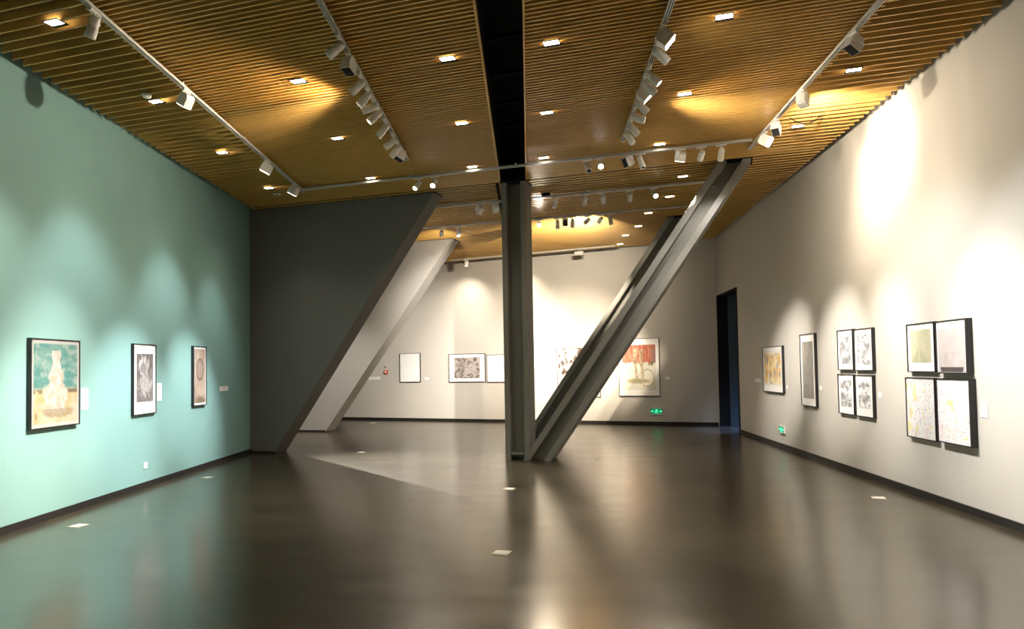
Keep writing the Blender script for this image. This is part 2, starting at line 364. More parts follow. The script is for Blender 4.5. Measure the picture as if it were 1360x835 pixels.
# ------------------------------------------------------------------ spotlight heads
WARM = (1, .86, .68); NEUT = (1, .94, .875); COOL = (.92, .96, 1)
NTH = ['first', 'second', 'third', 'fourth', 'fifth', 'sixth', 'seventh', 'eighth', 'ninth', 'tenth', 'eleventh']
ORD = ['nearest', 'second nearest', 'third nearest', 'fourth nearest', 'fifth nearest', 'sixth nearest', 'seventh nearest', 'eighth nearest', 'ninth nearest', 'tenth nearest', 'eleventh nearest']
def head(T, zt, along, target, kind, lens, label, watt=0, size=50, blend=.6, col=NEUT, drop=.11, rad=.03):
    p, q = T; d = (q-p).normalized(); base = Vector((p.x, p.y, 0)) + d*along; a = math.atan2(d.y, d.x)
    root = empty('track_spotlight', Matrix.Translation(Vector((base.x, base.y, zt-.034))) @ Matrix.Rotation(a, 4, 'Z'))
    m = MB(); m.box((-.078, -.02, -.022), (.078, .02, 0)); m.box((-.078, -.012, -.03), (-.02, .012, -.022)); m.build('track_adapter', M_WHITE, root, bevel=.003)
    m = MB(); m.lathe([(.008, 0), (.008, -drop)], n=8); m.lathe([(.016, -.022), (.016, -.034)], n=10); m.build('stem', M_WHITE, root)
    piv = Vector((base.x, base.y, zt-.034-drop))
    aim = (target - piv).normalized()
    R_ = Matrix.Rotation(-a, 4, 'Z') @ frame_to(aim)
    Ml = Matrix.Translation(Vector((0, 0, -drop))) @ R_
    if kind == 'can':
        m = MB(); m.lathe([(.030, .06), (.041, .05), (.043, -.03), (.043, -.035), (.047, -.037), (.047, -.125), (.043, -.14), (.040, -.14), (.036, -.118)], Ml, 20)
        b = m.build('lamp_housing', M_WHITE, root)
        m = MB(); m.lathe([(.037, -.12), (.037, -.124)], Ml, 16); fl = -.13
    else:
        m = MB()
        prof = [(-.045,.055), (.045,.055), (.075,.02), (.075,-.07), (.045,-.10), (-.045,-.10), (-.075,-.07), (-.075,.02)]
        prof2 = [(-.05, .07), (.05, .07), (.075, .03), (.075, -.08), (-.075, -.08), (-.075, .03)]
        m.prism([Ml @ Vector((-.055, x, z)) for x, z in prof2], (Ml.to_3x3() @ Vector((.11, 0, 0))))
        for z in (.02, .0, -.02): m.box((-.058, -.06, z-.004), (.058, .06, z+.004), Ml)
        b = m.build('lamp_housing', M_WHITE, root, bevel=.005)
        m = MB(); m.box((-.047, -.066, -.084), (.047, .066, -.0805), Ml); fl = -.10
    m.build('lens', lens, b)
    m = MB(); m.box((-.050, -.012, -.012), (.050, .012, .012), Ml); m.build('tilt_yoke', M_WHITE, root)
    if watt:
        ld = bpy.data.lights.new('spot_lamp', 'SPOT'); ld.energy = watt; ld.spot_size = math.radians(size); ld.spot_blend = blend; ld.color = col; ld.shadow_soft_size = rad
        lo = bpy.data.objects.new('spot_lamp', ld); C.objects.link(lo)
        lo.parent = root; lo.matrix_local = Ml @ Matrix.Translation(Vector((0, 0, fl-.03)))
    tag(root, label, 'spotlight', 'white spotlights on the ceiling tracks'); return root
def along_px(T, u, v, z=H-.17):
    p, q = T; w = onz(u, v, z); w.z = 0; return (w-p).dot((q-p).normalized())
def WLp(y, z): return Vector((wl_x(y), y, z))
def WRp(y, z): return Vector((wr_x(y), y, z))
def WBp(x, z): return Vector((x, wb_y(x), z))
def row(T, zt, name, specs):
    for i, s in enumerate(specs):
        (u, v), tg, kind, lens = s[:4]; kw = s[4] if len(s) > 4 else {}
        shape = 'cylinder' if kind == 'can' else 'boxy'
        st = {'M_LENS': 'glaring', 'M_LENSDIM': 'glowing', 'M_LENSOFF': 'dark-lensed'}[lens]  # dark lens only; several of these heads still hold a working lamp
        lab = '%s white %s spotlight, %s' % (st, shape, name % (NTH[i] if 'from the left' in name else ORD[i]))
        al = along_px(T, u, v) if u is not None else v
        head(T, zt, al, tg, kind, globals()[lens], lab, **kw)
# --- energy levels
KW = 1.0
row(tA, ZT, '%s in view on the turquoise wall track', [
    ((127, 30), WLp(7.0, 1.6), 'can', 'M_LENSDIM', dict(watt=110, size=64, blend=.9, col=NEUT)),
    ((254, 132), WLp(8.62, 2.0), 'flood', 'M_LENSDIM', dict(watt=90, size=58, blend=1, col=COOL)),
    ((365, 222), WLp(10.6, 1.9), 'flood', 'M_LENSDIM', dict(watt=95, size=54, blend=1, col=COOL)),
    ((399, 252), WLp(12.4, 1.9), 'flood', 'M_LENSDIM', dict(watt=60, size=46, blend=1, col=COOL))])
row(tB, ZT, '%s on the track left of the black slot', [
    ((452, 62), Vector((-3.6, 6.6, 3.2)), 'can', 'M_LENSOFF'),
    ((470, 86), Vector((-1.8, 6.5, 2.4)), 'flood', 'M_LENSOFF'),
    ((478, 112), WLp(7.4, 1.4), 'can', 'M_LENSOFF'),
    ((488, 128), WLp(7.6, .5), 'can', 'M_LENSDIM', dict(watt=692, size=30, blend=1, col=NEUT)),
    ((495, 142), WLp(8.0, 3.6), 'can', 'M_LENS', dict(watt=96, size=125, blend=.6, col=WARM)),
    ((500, 152), WLp(7.9, 1.3), 'can', 'M_LENS', dict(watt=440, size=31, blend=1, col=NEUT)),
    ((512, 170), WLp(9.6, .9), 'can', 'M_LENSDIM', dict(watt=882, size=30, blend=1, col=COOL)),
    ((523, 188), WLp(9.3, 1.9), 'can', 'M_LENSOFF'),
    ((529, 198), WLp(11.5, 1.1), 'can', 'M_LENS', dict(watt=820, size=25, blend=1, col=COOL)),
    ((535, 205), Vector((-2.6, 9.2, 1.5)), 'flood', 'M_LENSOFF')])
row(tC, ZT, '%s on the track right of the black slot', [
    ((877, 50), WRp(6.0, 2.0), 'flood', 'M_LENS', dict(watt=202, size=46, blend=1, col=COOL)),
    ((875, 70), WRp(7.4, 2.0), 'can', 'M_LENSOFF'),
    ((867, 100), WRp(6.9, 1.6), 'can', 'M_LENS', dict(watt=323, size=34, blend=1, col=NEUT)),
    ((861, 112), WRp(8.6, 1.7), 'can', 'M_LENSOFF'),
    ((857, 124), WRp(7.7, 1.7), 'flood', 'M_LENSDIM', dict(watt=261, size=56, blend=1, col=COOL)),
    ((850, 138), WRp(9.1, 1.6), 'can', 'M_LENSDIM', dict(watt=404, size=30, blend=1, col=NEUT)),
    ((846, 155), WRp(8.3, 3.6), 'can', 'M_LENS', dict(watt=110, size=120, blend=1, col=WARM)),
    ((843, 168), WRp(10.6, 1.6), 'can', 'M_LENS', dict(watt=680, size=28, blend=1, col=NEUT)),
    ((836, 180), WRp(12.9, 1.5), 'can', 'M_LENS', dict(watt=900, size=24, blend=1, col=NEUT))])
row(tD, ZT, '%s in view on the white wall track', [
    ((1125, 58), Vector((2.0, 6.3, 2.0)), 'flood', 'M_LENSOFF'),
    ((1052, 132), WRp(9.6, 4.3), 'flood', 'M_LENSOFF', dict(watt=80, size=110, blend=.8, col=WARM)),
    ((1022, 170), Vector((2.6, 7.6, 1.5)), 'flood', 'M_LENSOFF'),
    ((1009, 186), WRp(8.4, 3.6), 'flood', 'M_LENS', dict(watt=75, size=125, blend=1, col=WARM))])
row(tE, ZT-.004, '%s from the left on the nearest cross track', [
    ((546, 238), Vector((-4.3, 8.0, 0)), 'can', 'M_LENS', dict(watt=120, size=50, blend=.8)),
    ((570, 237), Vector((-2.6, 6.0, 0)), 'can', 'M_LENS', dict(watt=100, size=50, blend=.8)),
    ((776, 214), Vector((2.0, 7.0, 0)), 'can', 'M_LENSOFF'),
    ((794, 213), Vector((1.2, 5.0, 1.5)), 'can', 'M_LENS', dict(watt=60, size=60, blend=.8)),
    ((832, 208), Vector((0, 9.5, 3.9)), 'flood', 'M_LENSOFF'),
    ((848, 206), Vector((3.0, 9.5, 1.0)), 'can', 'M_LENSOFF'),
    ((902, 199), Vector((2.3, 11.5, 1.2)), 'flood', 'M_LENSDIM', dict(watt=70, size=70, blend=1, col=NEUT)),
    ((931, 195), WBp(3.4, 1.4), 'can', 'M_LENSOFF', dict(watt=1150, size=15, blend=1, col=WARM)),  # lamp added in this dark-lensed head to light the red picture evenly
    ((958, 192), Vector((3.3, 11.6, 3.0)), 'can', 'M_LENSDIM', dict(watt=60, size=80, blend=1, col=NEUT))])
row(tF, ZT, '%s from the left on the middle cross track', [
    ((628, 272), Vector((-3.2, 17.6, 1.8)), 'flood', 'M_LENSOFF', dict(watt=159, size=60, blend=1, col=WARM)),
    ((650, 270), WBp(-2.6, 1.6), 'flood', 'M_LENSOFF', dict(watt=1199, size=44, blend=1, col=NEUT)),
    ((733, 264), WBp(-.2, 1.6), 'can', 'M_LENSDIM', dict(watt=1359, size=40, blend=1, col=NEUT)),
    ((772, 259), WBp(1.6, 1.7), 'can', 'M_LENSOFF', dict(watt=1518, size=40, blend=1, col=WARM)),
    ((797, 257), WBp(2.7, 1.6), 'can', 'M_LENSOFF', dict(watt=719, size=26, blend=1, col=WARM)),
    ((833, 253), WBp(3.35, 1.35), 'can', 'M_LENSOFF'),
    ((866, 250), Vector((3.2, 7.0, 1.0)), 'can', 'M_LENS', dict(watt=46, size=60, blend=.8, col=WARM))])
row(tG, ZT, '%s from the left on the farther cross track', [
    ((578, 304), WBp(-2.6, 2.8), 'can', 'M_LENSOFF', dict(watt=40, size=100, blend=1, col=WARM)),
    ((601, 302), Vector((-1.5, 15.0, 1.0)), 'can', 'M_LENSDIM'),
    ((710, 293), Vector((.4, 8.0, 2.2)), 'can', 'M_LENS', dict(watt=47, size=80, blend=.8, col=WARM)),
    ((733, 289), Vector((1.0, 15.2, 0)), 'can', 'M_LENSDIM'),
    ((743, 288), Vector((1.6, 10.2, 2.4)), 'flood', 'M_LENSOFF'),
    ((753, 287), Vector((1.4, 17.5, 0)), 'can', 'M_LENSOFF'),
    ((775, 286), WBp(-.6, 3.3), 'can', 'M_LENSOFF', dict(watt=221, size=110, blend=1, col=WARM)),  # this and the next head: wide lamps added to brighten the rear ceiling
    ((793, 285), WBp(.9, 3.3), 'can', 'M_LENSOFF', dict(watt=169, size=110, blend=1, col=WARM)),
    ((806, 284), Vector((2.9, 16.2, 1.0)), 'can', 'M_LENSOFF')])
# unseen heads behind the dark partition; the second is an added fill
head(tG, ZT, -1.2, Vector((-2.2, 9.2, 0)), 'can', M_LENS, 'white spotlight on the farther cross track hidden behind the dark partition', watt=1600, size=62, blend=.6, col=NEUT)
head(tF, ZT, .5, Vector((-4.9, 17.5, 1.2)), 'can', M_LENS, 'added unseen fill spotlight on the middle cross track behind the dark partition', watt=430, size=60, blend=1, col=NEUT)
head(tH, ZT, .5, WBp(-1.7, 1.9), 'flood', M_LENSDIM, 'white boxy spotlight on the farthest track beside the rear partition top', watt=45, size=120, blend=1, col=WARM)
head(tH, ZT, 2.4, WBp(.0, 1.9), 'flood', M_LENSDIM, 'white boxy spotlight on the farthest track near the small hanging box', watt=45, size=120, blend=1, col=WARM)
# heads on the part of the tracks behind the viewpoint
for T, al, tg, w, sz, cl in ((tA, 4.2, WLp(4.2, 1.4), 170, 50, NEUT), (tB, 5.6, WLp(4.5, 1.6), 300, 40, NEUT), (tC, 5.0, WRp(4.4, 1.6), 300, 44, NEUT),
                             (tD, 6.2, WRp(5.4, 1.6), 150, 56, NEUT)):
    head(T, ZT, al, tg, 'can', M_LENSDIM, 'white spotlight beyond the top edge of the photograph', watt=w*.9, size=sz, blend=.9, col=cl)
# ------------------------------------------------------------------ downlights
ROWN = {'a': 'beside the turquoise wall', 'b': 'between the two left tracks', 'c': 'just left of the black slot', 'd': 'just right of the black slot',
        'e': 'between the two right tracks', 'f': 'beside the white picture wall', 'g': 'receding behind the slanted beam'}
DL = [('a', [(72,29),(207,134),(295,202),(357,249)]), ('b', [(396,107),(448,183),(492,236)]), ('c', [(594,77),(613,163),(627,221)]),
      ('d', [(732,56),(726,149),(722,209)]), ('e', [(962,21),(909,124),(876,191)]), ('f', [(1134,92),(1059.5,167)]),
      ('g', [(907,233.6),(889.4,260.5),(861,282.4),(847.8,300),(830.6,312.2),(823.5,324)])]
for r, pts in DL:
    for i, (u, v) in enumerate(pts):
        w = onz(u, v, H); small = r == 'g'
        root = empty('recessed_downlight', Matrix.Translation(Vector((w.x, w.y, H))) @ Matrix.Rotation(TH, 4, 'Z'))
        a, b = .088, .052
        m = MB()
        for bx in (((-a,-b),(a,-b+.006)), ((-a,b-.004),(a,b+.028)), ((-a,-b+.006),(-a+.008,b-.004)), ((a-.008,-b+.006),(a,b-.004))):
            m.box((bx[0][0], bx[0][1], -.010), (bx[1][0], bx[1][1], -.001))
        m.build('trim_ring', M_BLACK if not small else M_WOOD, root)
        m = MB(); m.box((-a+.009, -b+.007, -.006), (a-.009, b-.005, -.0015)); m.build('diffuser', M_DIFF, root)
        tag(root, 'recessed downlight, %s in the row %s' % (ORD[i], ROWN[r]), 'downlight', 'recessed downlights in the slatted ceiling')
# ------------------------------------------------------------------ pictures
def fbm(x, y, s=0, o=4): return noise.fractal(Vector((x, y, s)), .8, 2.1, o)
def clampc(c): return tuple(max(0, min(1, v)) for v in c)
def mixc(a, b, t): t = max(0, min(1, t)); return tuple(a[i]*(1-t)+b[i]*t for i in range(3))
def sm(a, b, x):
    t = max(0, min(1, (x-a)/(b-a))); return t*t*(3-2*t)
def inr(s, t, a, b, c, d, e=.012): return sm(a-e, a+e, s)*(1-sm(b-e, b+e, s))*sm(c-e, c+e, t)*(1-sm(d-e, d+e, t))
def art_mat(name):
    m = bpy.data.materials.new(name); m.use_nodes = True; nt = m.node_tree; b = nt.nodes['Principled BSDF']
    a = nt.nodes.new('ShaderNodeVertexColor'); a.layer_name = 'ink'
    nt.links.new(a.outputs['Color'], b.inputs['Base Color']); b.inputs['Roughness'].default_value = .45; b.inputs['Specular IOR Level'].default_value = .3; b.inputs['Coat Weight'].default_value = .15
    return m
M_ART = art_mat('printed_artwork')
def art(w, h, fn, nx=90, ink=.5, parent=None, z0=0, x0=0, name='print'):
    ny = max(20, int(nx*h/w)); me = bpy.data.meshes.new(name); vs = []; cols = []
    for j in range(ny+1):
        for i in range(nx+1):
            s, t = i/nx, j/ny; vs.append((x0-w/2+s*w, 0, z0-h/2+t*h)); cc = fn(s, t); cols.append(clampc(tuple(v*ink*(.55+.45*min(1, v/.8)) for v in cc)))
    fs = [(j*(nx+1)+i, j*(nx+1)+i+1, (j+1)*(nx+1)+i+1, (j+1)*(nx+1)+i) for j in range(ny) for i in range(nx)]
    n0 = len(vs); th = .002
    vs += [(x0-w/2, th, z0-h/2), (x0+w/2, th, z0-h/2), (x0+w/2, th, z0+h/2), (x0-w/2, th, z0+h/2)]; cols += [(.6,.6,.6)]*4
    fs.append((n0, n0+3, n0+2, n0+1))
    me.from_pydata(vs, [], fs); ca = me.color_attributes.new('ink', 'FLOAT_COLOR', 'POINT')
    for i, c in enumerate(cols): ca.data[i].color = (*c, 1)
    me.materials.append(M_ART); o = bpy.data.objects.new(name, me); C.objects.link(o)
    if parent: o.parent = parent
    return o
def picture(W, px, depth, label, fn, inner=(1, 1, 0), border=.012, fmat=None, group=None, nx=90, matc=None, ink=.6):
    # px: TL, TR, BR, BL pixels of the front face; inner: print width and height fraction, vertical shift
    q = [W.hit(u, v, depth) for u, v in px]
    a0 = (q[0][0]+q[3][0])/2; a1 = (q[1][0]+q[2][0])/2; z1 = (q[0][1]+q[1][1])/2; z0 = (q[2][1]+q[3][1])/2
    w, h = a1-a0, z1-z0; fm = fmat or M_FRAME
    root = empty('framed_picture', W.mat((a0+a1)/2, depth, (z0+z1)/2))
    m = MB(); b = border; D = depth-.001
    for bx in (((-w/2, -h/2), (w/2, -h/2+b)), ((-w/2, h/2-b), (w/2, h/2)), ((-w/2, -h/2+b), (-w/2+b, h/2-b)), ((w/2-b, -h/2+b), (w/2, h/2-b))):
        m.box((bx[0][0], 0, bx[0][1]), (bx[1][0], D, bx[1][1]))
    m.build('frame', fm, root)
    m = MB(); m.box((-w/2+b, .012, -h/2+b), (w/2-b, .018, h/2-b)); m.build('mount', matc or M_MAT, root)
    iw, ih = (w-2*b)*inner[0], (h-2*b)*inner[1]
    o = art(iw-.002, ih-.002, fn, nx, ink, root, inner[2]*h); o.location.y = .0085
    tag(root, label, 'framed picture', group); print('PIC', round(w,2), round(h,2), round((z0+z1)/2,2), label[:40]); return root
def f_statue(s, t):
    sky = mixc((.20,.47,.43), (.42,.62,.55), .5+1.2*fbm(s*3, t*9, 1)); gr = mixc((.80,.66,.36), (.88,.80,.62), .5+fbm(s*5, t*5, 2))
    c = mixc(gr, sky, sm(.40, .47, t))
    c = mixc(c, (.28,.17,.10), inr(s, t, 0, .40, .385, .43)*.7*(fbm(s*14,t*8,5) > -.05)); c = mixc(c, (.28,.17,.10), inr(s, t, .74, 1, .385, .43)*.8)
    c = mixc(c, (.78,.78,.70), sm(.1, .35, fbm(s*6, t*10, 7))*.45)
    wdt = .10+.20*max(0, 1-abs(t-.30)/.45) + .05*fbm(t*9, 1, 9)
    body = 1-sm(wdt*.7, wdt, abs(s-.50)); body *= (t > .12)*(t < .88)
    f = mixc((.80,.70,.58), (.90,.88,.82), .5+1.4*fbm(s*12, t*12, 3)); c = mixc(c, f, body*.88)
    r = math.hypot((s-.55)/.32, (t-.17)/.07); c = mixc(c, (.45,.33,.16), (1-sm(.75, 1.1, abs(r-.1)+.2*fbm(s*9,t*9,4)))*(.5 if t < .2 else .15))
    c = mixc(c, (.30,.18,.10), inr(s, t, .08, .11, .10, .16)*.7)
    e = min(s, 1-s, t, 1-t); return mixc((.86,.84,.78), c, sm(.03, .05, e))
def f_grey(seed, tone=(.42,.38,.36), hi=(.74,.70,.67), sc=5):
    def f(s, t): return mixc(tone, hi, .5+1.5*fbm(s*sc, t*sc, seed))
    return f
def f_portrait(s, t):
    c = mixc((.27,.24,.23), (.46,.42,.40), .5+fbm(s*6, t*6, 3))
    r = math.hypot((s-.42)/.30, (t-.74)/.19); c = mixc((.80,.76,.73), c, sm(.8, 1.15, r+.35*fbm(s*9,t*9,1)))
    r = math.hypot((s-.40)/.20, (t-.70)/.12); c = mixc((.50,.45,.43), c, sm(.7, 1.1, r))
    r = math.hypot((s-.55)/.42, (t-.32)/.24); c = mixc((.70,.65,.62), c, sm(.6, 1.1, r+.5*fbm(s*7,t*7,4)))
    return mixc(c, (.2,.18,.17), sm(.25, .4, fbm(s*14, t*14, 6))*.5)
def f_ring(s, t):
    c = mixc((.62,.48,.38), (.74,.62,.52), .5+fbm(s*3, t*3, 2))
    r = math.hypot((s-.5)/.30, (t-.62)/.19); c = mixc((.16,.12,.10), c, sm(.0, .16, abs(r-1))*.95+.05 if r > .8 else 1)
    c = mixc(c, (.52,.42,.36), (r < .9)*.6)
    r = math.hypot((s-.5)/.5, (t-.02)/.13); return mixc((.40,.30,.22), c, sm(.5, 1.1, r+.3*fbm(s*9,t*9,5)))
def f_autumn(s, t):
    c = mixc((.80,.50,.10), (.86,.74,.46), .5+1.5*fbm(s*5, t*4, 2)); c = mixc(c, (.45,.40,.36), sm(.10, .3, fbm(s*7, t*5, 8)+.25*(t-.6)))
    c = mixc(c, (.80,.60,.30), inr(s, t, 0, .18, .0, .8)*.6)
    for x in (.3, .52, .68, .8): c = mixc(c, (.88,.84,.74), inr(s+.04*fbm(t*5, x, 1), t, x-.018, x+.018, .05, .75)*.8)
    e = min(s, 1-s, t, 1-t)+.05*fbm(s*12, t*12, 3); return mixc((.86,.84,.8), c, sm(.02, .1, e)*sm(1.02, .80, t+.1*fbm(s*8, 1, 1)))
def f_panel(s, t):
    c = mixc((.47,.44,.41), (.55,.52,.49), .5+fbm(s*4, t*8, 3)); c = mixc(c, (.74,.60,.45), inr(s+.1*fbm(t*4,2,2), t, -.1, .2, .62, .95)*.7)
    return mixc(c, (.62,.58,.53), sm(.15, .3, fbm(s*5, t*7, 9))*.6)
def f_etch(seed, dens=.0):
    def f(s, t):
        v = fbm(s*3, t*4, seed)+.35*fbm(s*9, t*14, seed+3)+dens+.12; c = mixc((.86,.85,.83), (.40,.40,.41), sm(-.25, .55, v)); c = mixc(c, (.26,.26,.27), sm(.3, .5, fbm(s*6, t*6, seed+7)+.3*abs(t-.5))*.7)
        return mixc(c, (.42,.42,.44), inr(s, t, 0, 1, .46, .50)*.5)
    return f
def f_pale_green(s, t):
    c = mixc((.62,.60,.44), (.70,.66,.52), .5+fbm(s*2, t*2, 3)); x = abs(s-.42)*1.1
    c = mixc(c, (.52,.52,.34), sm(0, .01, (.50-.55*x*2)-t)*.6*(abs(s-.42) > .05*(.5-t)*2)); return mixc(c, (.66,.64,.50), inr(s, t, .38, .46, 0, .48)*.8)
def f_pink_grey(s, t):
    c = (.62,.57,.55); c = mixc(c, (.56,.50,.48), 1-sm(.40, .41, t)); c = mixc(c, (.66,.61,.59), .5+fbm(s*3, t*3, 3))
    c = mixc(c, (.86,.84,.82), sm(.86, .87, t)*(s > .03)*(s < .9)); c = mixc(c, (.86,.84,.82), 1-sm(.035, .05, s)); c = mixc(c, (.88,.87,.85), sm(.955, .965, s))
    tr = (t < .105)*(s > .10-.5*t+.04)*(s < .86+.4*t) ; c = mixc(c, (.10,.09,.09), .95*(tr and t > .0)); return c
def f_fleck(seed, yellow):
    def f(s, t):
        c = (.86,.84,.83)
        c = mixc(c, (.55,.50,.52), sm(.30, .6, fbm(s*14, t*18, seed))*.5); c = mixc(c, (.80,.62,.60), sm(.1, .6, fbm(s*5, t*7, seed+5))*.45)
        c = mixc(c, (.82,.74,.34), sm(.34-.06*yellow, .7, fbm(s*5+3, t*4, seed+9)+yellow*.30*(abs(s-.5)*2-.3))*.8)
        return mixc(c, (.45,.40,.38), sm(.40, .7, fbm(s*20, t*24, seed+12))*.6)
    return f
def f_blank(s, t): return mixc((.88,.87,.85), (.84,.83,.81), .5+fbm(s*2, t*2, 1))
def f_faint(s, t):
    c = (.84,.82,.80); return mixc(c, (.72,.70,.68), (1-sm(.03, .07, math.hypot((s-.55)*.6, t-.58)))*.5)
def f_city(s, t):
    v = fbm(s*8, t*7, 3)+.5*fbm(s*22, t*20, 6); c = mixc((.76,.70,.66), (.34,.27,.25), sm(-.12, .4, v))
    c = mixc(c, (.34,.29,.27), inr(s, t, .18, .40, .15, .95)*.30)
    i = inr(s, t, .40, .84, .24, .62, .02); c = mixc(c, mixc((.82,.77,.74), (.45,.38,.36), sm(.1, .35, fbm(s*18, t*16, 11))), i*.92)
    return mixc(c, (.82,.78,.75), (1-sm(.0, .22, s))*(t > .3)*.6)
def f_collage(s, t):
    v = fbm(s*5, t*6, 21)+.35*fbm(s*15, t*16, 6); c = mixc((.80,.74,.69), (.24,.16,.13), sm(-.02, .22, v)); return mixc(c, (.85,.82,.78), sm(.2, .4, fbm(s*3, t*3, 2))*.8)
def f_red_scene(s, t):
    top = mixc((.55,.17,.09), (.70,.34,.24), .5+1.3*fbm(s*16, t*3, 2)); low = mixc((.86,.80,.66), (.86,.84,.76), .5+fbm(s*4, t*4, 4))
    e = .60+.05*fbm(s*8, 1, 3); c = mixc(low, top, sm(e-.01, e+.01, t)*(1-sm(.985, 1, t)))
    c = mixc(c, (.36,.36,.36), inr(s, t, .86, 1, .60, .9)*.7*(fbm(s*22,t*22,1) > -.1)); c = mixc(c, (.22,.20,.14), inr(s, t, .78, 1, .53, .62)*(fbm(s*14, t*14, 8) > -.05)*.85)
    for x, tp, lean in ((.40, .93, .02), (.57, .90, .05)):
        xx = x+lean*(.7-t)*2*(t < .5); wd_ = .075 if t > .55 else .045
        b_ = (1-sm(wd_*.8, wd_, abs(s-xx)))*(t > .26)*(t < tp); c = mixc(c, mixc((.40,.33,.20), (.72,.62,.44), .5+1.5*fbm(s*14, t*12, 5)), b_*.75)
    r = math.hypot((s-.45)/.36, (t-.20)/.06); c = mixc((.48,.42,.24), c, sm(.6, 1.2, r+.3*fbm(s*6,t*9,3))*.8+.2)
    r = math.hypot((s-.74)/.20, (t-.26)/.19); c = mixc(c, (.48,.43,.30), (1-sm(.05, .14, abs(r-1)))*.6*(s > .6)); return c
G4, G3 = 'four picture block on the white wall', 'group of four small grey prints on the white wall'
picture(WL, [(42.4,448.9),(107.1,451.9),(106.2,563.2),(40.1,571.8)], .05, 'framed print of a pale statue and turquoise sky, nearest on the turquoise wall', f_statue, (1,1,0), .014, nx=120, ink=.40)
picture(WL, [(178.2,456.3),(207.9,457.3),(207.9,547.8),(177.7,552.1)], .045, 'framed grey portrait print with wide white mount, middle one on the turquoise wall', f_portrait, (.76,.70,.02), ink=.5)
picture(WL, [(258,459.3),(275.2,460.1),(274.2,537),(257.3,539.7)], .05, 'narrow framed tan print with a dark oval ring, farthest on the turquoise wall', f_ring, (.88,.93,0), matc=M_MAT)
picture(WR, [(1011.9,460.5),(1038.4,459.2),(1039.4,522.2),(1013.4,519.1)], .05, 'framed orange woodland picture, farthest on the white wall beside the doorway', f_autumn, (.94,.80,.03), nx=70, ink=.8)
picture(WR, [(1061.9,443.3),(1081.5,442.8),(1083,540.3),(1063.6,537.9)], .05, 'tall narrow framed grey panel print with white mount on the white wall', f_panel, (.76,.80,0), nx=60)
picture(WR, [(1111.4,438.3),(1131.9,437.2),(1132.5,491.8),(1112.1,491.1)], .05, 'small framed etching, upper left of the block of four grey prints', f_etch(2,.05), (.70,.72,0), group=G3, nx=60, ink=.8)
picture(WR, [(1133.6,436.8),(1157.3,435.1),(1158.8,492.4),(1134.5,492)], .05, 'small framed etching, upper right of the block of four grey prints', f_etch(12,-.05), (.72,.76,0), group=G3, nx=60, ink=.8)
picture(WR, [(1112.5,496.5),(1133.2,496.9),(1134.1,551.5),(1113.1,548.2)], .05, 'small framed etching, lower left of the block of four grey prints', f_etch(23,-.06), (.72,.70,.02), group=G3, nx=60, ink=.8)
picture(WR, [(1135.3,497.6),(1158.4,498),(1159.5,555.8),(1136.2,551.9)], .05, 'small framed etching, lower right of the block of four grey prints', f_etch(31,-.10), (.70,.66,.02), group=G3, nx=60, ink=.8)
picture(WR, [(1203.4,430.2),(1239.9,427.2),(1241.2,495.1),(1204.7,493.1)], .055, 'framed pale olive abstract with white mount, upper left of nearest block', f_pale_green, (.76,.70,.03), group=G4, ink=.75)
picture(WR, [(1241.7,426.4),(1281.9,422.7),(1284,496.8),(1243.4,495.1)], .075, 'framed pinkish grey abstract with black wedge at foot, upper right of nearest block', f_pink_grey, (1,1,0), group=G4, ink=.75)
picture(WR, [(1202.7,500.7),(1241.2,501.9),(1242.4,586.3),(1203.4,579.5)], .055, 'framed white abstract flecked with yellow, lower left of nearest block', f_fleck(4,1), (1,1,0), group=G4, nx=110, ink=.85)
picture(WR, [(1242.9,502.2),(1287.5,503.7),(1289,593.8),(1244.9,586.8)], .075, 'framed white abstract speckled grey and pink, lower right of nearest block', f_fleck(40,-.4), (1,1,0), group=G4, nx=110, ink=.85)
GB_ = 'framed pictures on the back wall'
picture(WB, [(530.8,468.9),(558,468.9),(558,507.3),(530.8,507.3)], .05, 'almost blank white framed sheet, leftmost on the back wall', f_blank, (1,1,0), .014, M_FRAMEB, GB_, nx=30, ink=.95)
picture(WB, [(596,469.4),(644.2,469.8),(644.2,507.2),(596,507)], .05, 'wide framed brownish cityscape print with white mount on the back wall', f_city, (.72,.76,.0), .014, M_FRAMEB, GB_, nx=100)
picture(WB, [(646.5,470.2),(694,470.6),(694,507.4),(646.5,507.2)], .05, 'framed nearly empty pale sheet half hidden by the upright post', f_faint, (1,1,0), .014, M_FRAMEB, GB_, nx=40, ink=.85)
picture(WB, [(740,460),(797,460),(797,527),(740,527)], .05, 'framed dark brown collage half hidden behind the slanted beam', f_collage, (.96,.97,0), .014, M_FRAMEB, GB_, nx=110, ink=.55)
picture(WB, [(821.6,449.3),(876,449.2),(876,526),(821.6,526)], .06, 'large framed picture with red backdrop over cream ground, right of the slanted beam', f_red_scene, (.84,.80,0), .014, M_FRAMEB, GB_, nx=120, ink=.75)
